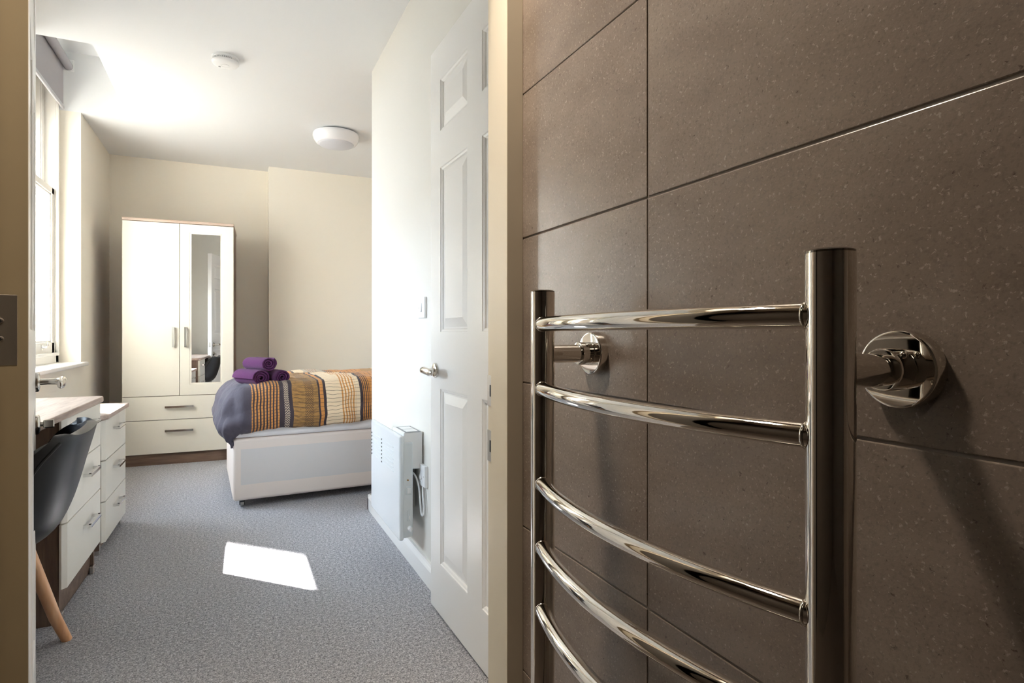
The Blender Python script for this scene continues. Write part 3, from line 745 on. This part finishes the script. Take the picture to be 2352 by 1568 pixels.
for (a, b_) in (((-0.16, -0.12), (0.16, 0.12)), ((0.16, -0.12), (-0.16, 0.12))):
    m.tube([(a[0], a[1], 0.30), (0, 0, 0.345), (b_[0], b_[1], 0.30)], 0.006, 10)
m.lathe([(0.05, 0.355), (0.05, 0.385)], (0, 0, 0), (0, 0, 1), 24)
m.build('under_frame', 'black_plastic', CH, smooth=40)

# ------------------------------------------------------------------ panel heater
HX0, HX1, HY0, HY1, HZ0, HZ1 = 0.598, 0.655, 2.305, 2.835, 0.155, 0.575
ht = empty('panel_heater', (XH, 2.57, 0)); tag(ht, 'white slotted electric panel heater low on the wall', 'heater')
def loc(x, y, z): return (x - XH, y - 2.57, z)
m = MB(); m.box(HX0 - XH, HX0 - XH + 0.020, HY0 - 2.57, HY1 - 2.57, HZ0, HZ1, 0.009, 4); fp = m.build('front_panel', 'heater', ht, smooth=40)
m = MB(); m.box(HX0 - XH + 0.016, HX1 - XH, HY0 - 2.57 + 0.004, HY1 - 2.57 - 0.004, HZ0 + 0.010, HZ1 - 0.028, 0.004, 2); m.build('body', 'heater_side', ht)
m = MB(); m.box(HX1 - XH - 0.004, -0.001, 2.44 - 2.57, 2.50 - 2.57, 0.25, 0.50); m.build('wall_bracket', 'steel', ht)
m = MB(); m.box(HX1 - XH - 0.004, -0.001, 2.68 - 2.57, 2.74 - 2.57, 0.25, 0.50); m.build('wall_bracket', 'steel', ht)
# pressed louvres with their dark end slots
for i in range(7):
    z = HZ1 - 0.060 - 0.0165 * i
    s_ = MB(); s_.box(HX0 - XH - 0.0022, HX0 - XH + 0.003, 2.40 - 2.57, 2.60 - 2.57, z - 0.0022, z + 0.0022, 0.001, 1); s_.box(HX0 - XH - 0.0022, HX0 - XH + 0.003, 2.616 - 2.57, 2.800 - 2.57, z - 0.0022, z + 0.0022, 0.001, 1)
    sl = s_.build('louvre', 'heater', fp)
    e = MB(); e.box(HX0 - XH - 0.0026, HX0 - XH + 0.002, 2.603 - 2.57, 2.613 - 2.57, z - 0.003, z + 0.003); e.build('slot', 'dark', fp); e = MB(); e.box(HX0 - XH - 0.0026, HX0 - XH + 0.002, 2.803 - 2.57, 2.813 - 2.57, z - 0.003, z + 0.003); e.build('slot', 'dark', fp)
# control box behind the near top corner
m = MB(); m.box(HX1 - XH - 0.035, -0.004, HY0 - 2.57 + 0.016, 2.50 - 2.57, 0.435, 0.585, 0.004, 2); cb = m.build('control_box', 'plastic', ht)
m = MB(); m.box(HX1 - XH - 0.028, -0.012, 2.32 - 2.57, 2.48 - 2.57, 0.5845, 0.5858); m.build('display_surround', 'grey_print', cb)
for a, b_ in ((2.335, 2.395), (2.405, 2.465)):
    m = MB(); m.box(HX1 - XH - 0.020, -0.020, a - 2.57, b_ - 2.57, 0.5855, 0.5866); m.build('display', 'plastic', cb)
# switches and knob on the near end
yn = HY0 - 2.57 + 0.004
m = MB(); m.box(HX0 - XH + 0.028, HX0 - XH + 0.050, yn - 0.003, yn + 0.002, 0.338, 0.370, 0.001, 1); sw = m.build('rocker_switch', 'heater_side', ht)
m = MB(); m.box(HX0 - XH + 0.032, HX0 - XH + 0.046, yn - 0.006, yn - 0.002, 0.343, 0.365, 0.001, 1); m.build('rocker', 'plastic', sw)
m = MB(); m.box(HX0 - XH + 0.034, HX0 - XH + 0.046, yn - 0.003, yn + 0.002, 0.232, 0.275, 0.001, 1); sw = m.build('selector', 'heater_side', ht)
m = MB(); m.box(HX0 - XH + 0.038, HX0 - XH + 0.043, yn - 0.006, yn - 0.002, 0.240, 0.252); m.build('slider', 'plastic', sw)
m = MB(); m.lathe([(0.010, 0), (0.010, 0.008), (0.007, 0.014), (0, 0.014)], (HX0 - XH + 0.044, yn, 0.202), (0, -1, 0), 20); m.box(HX0 - XH + 0.041, HX0 - XH + 0.047, yn - 0.020, yn - 0.012, 0.194, 0.210); m.build('knob', 'plastic', ht, smooth=40)
m = MB(); m.lathe([(0.0035, 0), (0.003, 0.003), (0, 0.004)], (HX0 - XH + 0.036, yn, 0.396), (0, -1, 0), 12); m.build('indicator', 'amber', ht, smooth=40)
# flex to the fused spur
def cat(pts, n=10):
    P = [Vector(p) for p in pts]; out = []
    for i in range(len(P) - 1):
        p0, p1, p2, p3 = P[max(i - 1, 0)], P[i], P[i + 1], P[min(i + 2, len(P) - 1)]
        for k in range(n):
            f = k / n
            out.append(0.5 * (2 * p1 + (p2 - p0) * f + (2 * p0 - 5 * p1 + 4 * p2 - p3) * f * f + (3 * p1 - p0 - 3 * p2 + p3) * f ** 3))
    return out + [P[-1]]
m = MB(); m.tube(cat([loc(0.655, 2.36, 0.42), loc(0.672, 2.335, 0.405), loc(0.680, 2.31, 0.36), loc(0.682, 2.297, 0.30), loc(0.684, 2.290, 0.262), loc(0.686, 2.275, 0.258), loc(0.688, 2.272, 0.285), loc(0.688, 2.280, 0.33), loc(0.690, 2.290, 0.365), loc(0.694, 2.296, 0.385)]), 0.0038, 10)
m.build('flex', 'plastic', ht, smooth=60)

def wall_plate(name, y, z, label, cat_, spur):
    r = empty(name, (XH, y, z)); tag(r, label, cat_)
    m = MB(); m.box(-0.012 if not spur else -0.016, 0, -0.043, 0.043, -0.043, 0.043, 0.0035, 3); p = m.build('plate', 'plastic', r, smooth=40)
    xf = -0.012 if not spur else -0.016
    if not spur:
        m = MB(); m.prism([(xf, -0.018), (xf - 0.004, -0.016), (xf - 0.0015, 0.016), (xf, 0.018)], 1, -0.011, 0.011); m.build('rocker', 'plastic', r, bevel=0.001)
    else:
        m = MB(); m.prism([(xf, -0.014), (xf - 0.007, -0.012), (xf - 0.0015, 0.014), (xf, 0.016)], 1, -0.008, 0.008); m.build('rocker', 'plastic', r, bevel=0.001)
        m = MB(); m.box(xf - 0.002, xf + 0.001, -0.012, 0.012, -0.034, -0.022, 0.001, 1); m.build('fuse_holder', 'plastic', r)
    for s_ in (-1, 1):
        m = MB(); m.lathe([(0.003, 0), (0.0026, 0.0008), (0, 0.001)], (xf, 0.030 * s_, 0), (-1, 0, 0), 12); m.build('screw', 'steel', r)
    return r
wall_plate('light_switch', 2.318, 1.089, 'white single light switch on the wall beside the open door', 'switch', False)
wall_plate('fused_spur', 2.300, 0.412, 'white switched spur outlet feeding the panel heater', 'socket', True)

# ------------------------------------------------------------------ ceiling fittings
sm = empty('smoke_alarm', (-0.036, 3.476, CEIL)); tag(sm, 'round white smoke alarm on the ceiling', 'smoke alarm')
m = MB(); m.lathe([(0.066, 0), (0.066, 0.010), (0.062, 0.013)], (0, 0, 0), (0, 0, -1), 48); m.build('base', 'plastic', sm, smooth=40)
m = MB(); m.lathe([(0.058, 0.012), (0.058, 0.022)], (0, 0, 0), (0, 0, -1), 48); m.build('vent_core', 'grey_print', sm, smooth=40)
m = MB()
for k in range(44):
    a = 2 * math.pi * k / 44; d = Vector((math.cos(a), math.sin(a), 0)); n_ = Vector((-d.y, d.x, 0))
    c = d * 0.0605
    m.loft([[c - n_ * 0.0022 - d * 0.004 + Vector((0, 0, zz)), c + n_ * 0.0022 - d * 0.004 + Vector((0, 0, zz)), c + n_ * 0.0022 + d * 0.0035 + Vector((0, 0, zz)), c - n_ * 0.0022 + d * 0.0035 + Vector((0, 0, zz))] for zz in (-0.012, -0.0222)])
m.build('vent_rib', 'plastic', sm)
m = MB(); m.lathe([(0.064, 0.0215), (0.0665, 0.024), (0.066, 0.030), (0.060, 0.037), (0.045, 0.0405), (0.022, 0.0415), (0.021, 0.0402), (0.018, 0.0402), (0.017, 0.0425), (0, 0.043)], (0, 0, 0), (0, 0, -1), 48); cv = m.build('cover', 'plastic', sm, smooth=40)
m = MB(); m.lathe([(0.006, 0.0385), (0.006, 0.042), (0, 0.0425)], (-0.028, 0.026, 0), (0, 0, -1), 16); m.build('indicator', 'grey_print', cv)

cl = empty('ceiling_light', (0.68, 4.42, CEIL)); tag(cl, 'round white bulkhead ceiling light with frosted diffuser', 'light')
m = MB(); m.lathe([(0.135, 0), (0.135, 0.012)], (0, 0, 0), (0, 0, -1), 56); m.build('base', 'grey_print', cl, smooth=40)
m = MB(); m.lathe([(0.145, 0.008), (0.158, 0.012), (0.163, 0.022), (0.162, 0.040), (0.154, 0.062), (0.140, 0.080), (0.130, 0.086), (0.126, 0.086), (0.126, 0.080)], (0, 0, 0), (0, 0, -1), 64); m.build('rim', 'lamp_rim', cl, smooth=40)
m = MB(); m.lathe([(0.127, 0.078), (0.126, 0.086), (0.115, 0.094), (0.085, 0.103), (0.045, 0.109), (0, 0.111)], (0, 0, 0), (0, 0, -1), 64); m.build('diffuser', 'diffuser', cl, smooth=50)

# bathroom downlight (above the frame)
BATH = 1.0
def downlight(x, y, label, p, soft):
    r = empty('downlight', (x, y, CEIL)); tag(r, label, 'light')
    m = MB(); m.lathe([(0.030, 0.001), (0.045, 0.001), (0.045, 0.004), (0.040, 0.008), (0.031, 0.006)], (0, 0, 0), (0, 0, -1), 32); m.build('bezel', 'bright', r, smooth=40)
    m = MB(); m.lathe([(0.030, 0.001), (0.030, 0.003), (0, 0.003)], (0, 0, 0), (0, 0, -1), 32); m.build('lamp', 'lamp_glow', r)
    l = bpy.data.lights.new('downlight_beam', 'SPOT'); l.energy = p; l.color = (1.0, 0.87, 0.72); l.spot_size = R(130); l.spot_blend = 0.8; l.shadow_soft_size = soft
    lo = bpy.data.objects.new('downlight_beam', l); col.objects.link(lo); lo.location = (0, 0, -0.02); lo.parent = r
downlight(0.10, 1.055, 'recessed warm downlight in the bathroom ceiling near the doorway', 215.0 * BATH, 0.2)
downlight(-0.60, -0.45, 'recessed warm downlight in the middle of the bathroom ceiling', 16.0 * BATH, 0.3)

# ------------------------------------------------------------------ towel rail
RX, RYF, RYN, RR = 0.446, 0.825, 0.326, 0.019
rail = empty('towel_rail', (TX, (RYF + RYN) / 2, 0)); tag(rail, 'chrome ladder towel rail with bowed bars on the tiled wall', 'towel rail')
yc = (RYF + RYN) / 2
def L(x, y, z): return (x - TX, y - yc, z)
RT = EYE + 0.070
for y in (RYF, RYN):
    m = MB(); m.cyl(L(RX, y, 0.16), L(RX, y, RT - 0.003), RR, n=64); po = m.build('post', 'chrome', rail, smooth=40)
    m = MB(); m.lathe([(RR - 0.0004, 0), (RR - 0.0002, 0.0018), (RR - 0.003, 0.0032), (0, 0.0036)], L(RX, y, RT - 0.003), (0, 0, 1), 48); m.build('end_cap', 'chrome_cap', po, smooth=40)
barz = [0.016, -0.085, -0.234, -0.333, -0.431, -0.58, -0.68]
BOW = 0.040
for bz in barz:
    pts = []
    for k in range(41):
        f = k / 40; y = RYF - 0.004 + (RYN + 0.004 - (RYF - 0.004)) * f
        pts.append(L(RX - 0.005 - BOW * (1 - (2 * f - 1) ** 2), y, EYE + bz))
    m = MB(); m.tube(pts, 0.011, 32); b = m.build('bar', 'chrome', rail, smooth=40)
    for e, s_ in ((0, 1), (40, -1)):
        p = Vector(pts[e]) ; q = Vector(pts[e + s_ * 2]); d = (q - p).normalized()
        w_ = MB(); c = p + d * 0.0125
        rings = []
        w_.lathe([(0.0108, -0.002), (0.0119, -0.001), (0.0121, 0.0), (0.0117, 0.001), (0.0108, 0.002)], c, d, 24); w_.build('weld', 'chrome', b, smooth=60)
for y in (RYF, RYN):
    for zc in (EYE - 0.031, 0.32):
        br = empty('bracket', L(TX, y, zc)); br.parent = rail
        m = MB(); m.cyl((RX - TX + 0.005, 0, 0), (-0.004, 0, 0), 0.0145, n=40); m.build('stem', 'chrome', br, smooth=40)
        m = MB(); m.lathe([(0.0150, 0.014), (0.0182, 0.0145), (0.0188, 0.016), (0.0188, 0.034), (0.0180, 0.0355), (0.0150, 0.036)], (0, 0, 0), (-1, 0, 0), 40); m.build('collar', 'chrome', br, smooth=35)
        m = MB(); m.lathe([(0.0352, 0.0), (0.0352, 0.0115), (0.0342, 0.0135), (0.0322, 0.0145), (0.010, 0.0145)], (0, 0, 0), (-1, 0, 0), 56); m.build('wall_disc', 'chrome', br, smooth=35)
        m = MB(); m.lathe([(0.0038, 0), (0.0034, 0.0022), (0.002, 0.0032), (0, 0.0034)], (-0.025, -0.0130, 0.0130), (0, -1, 1), 16); m.build('grub_screw', 'chrome', br, smooth=60)

bpy.context.view_layer.update()
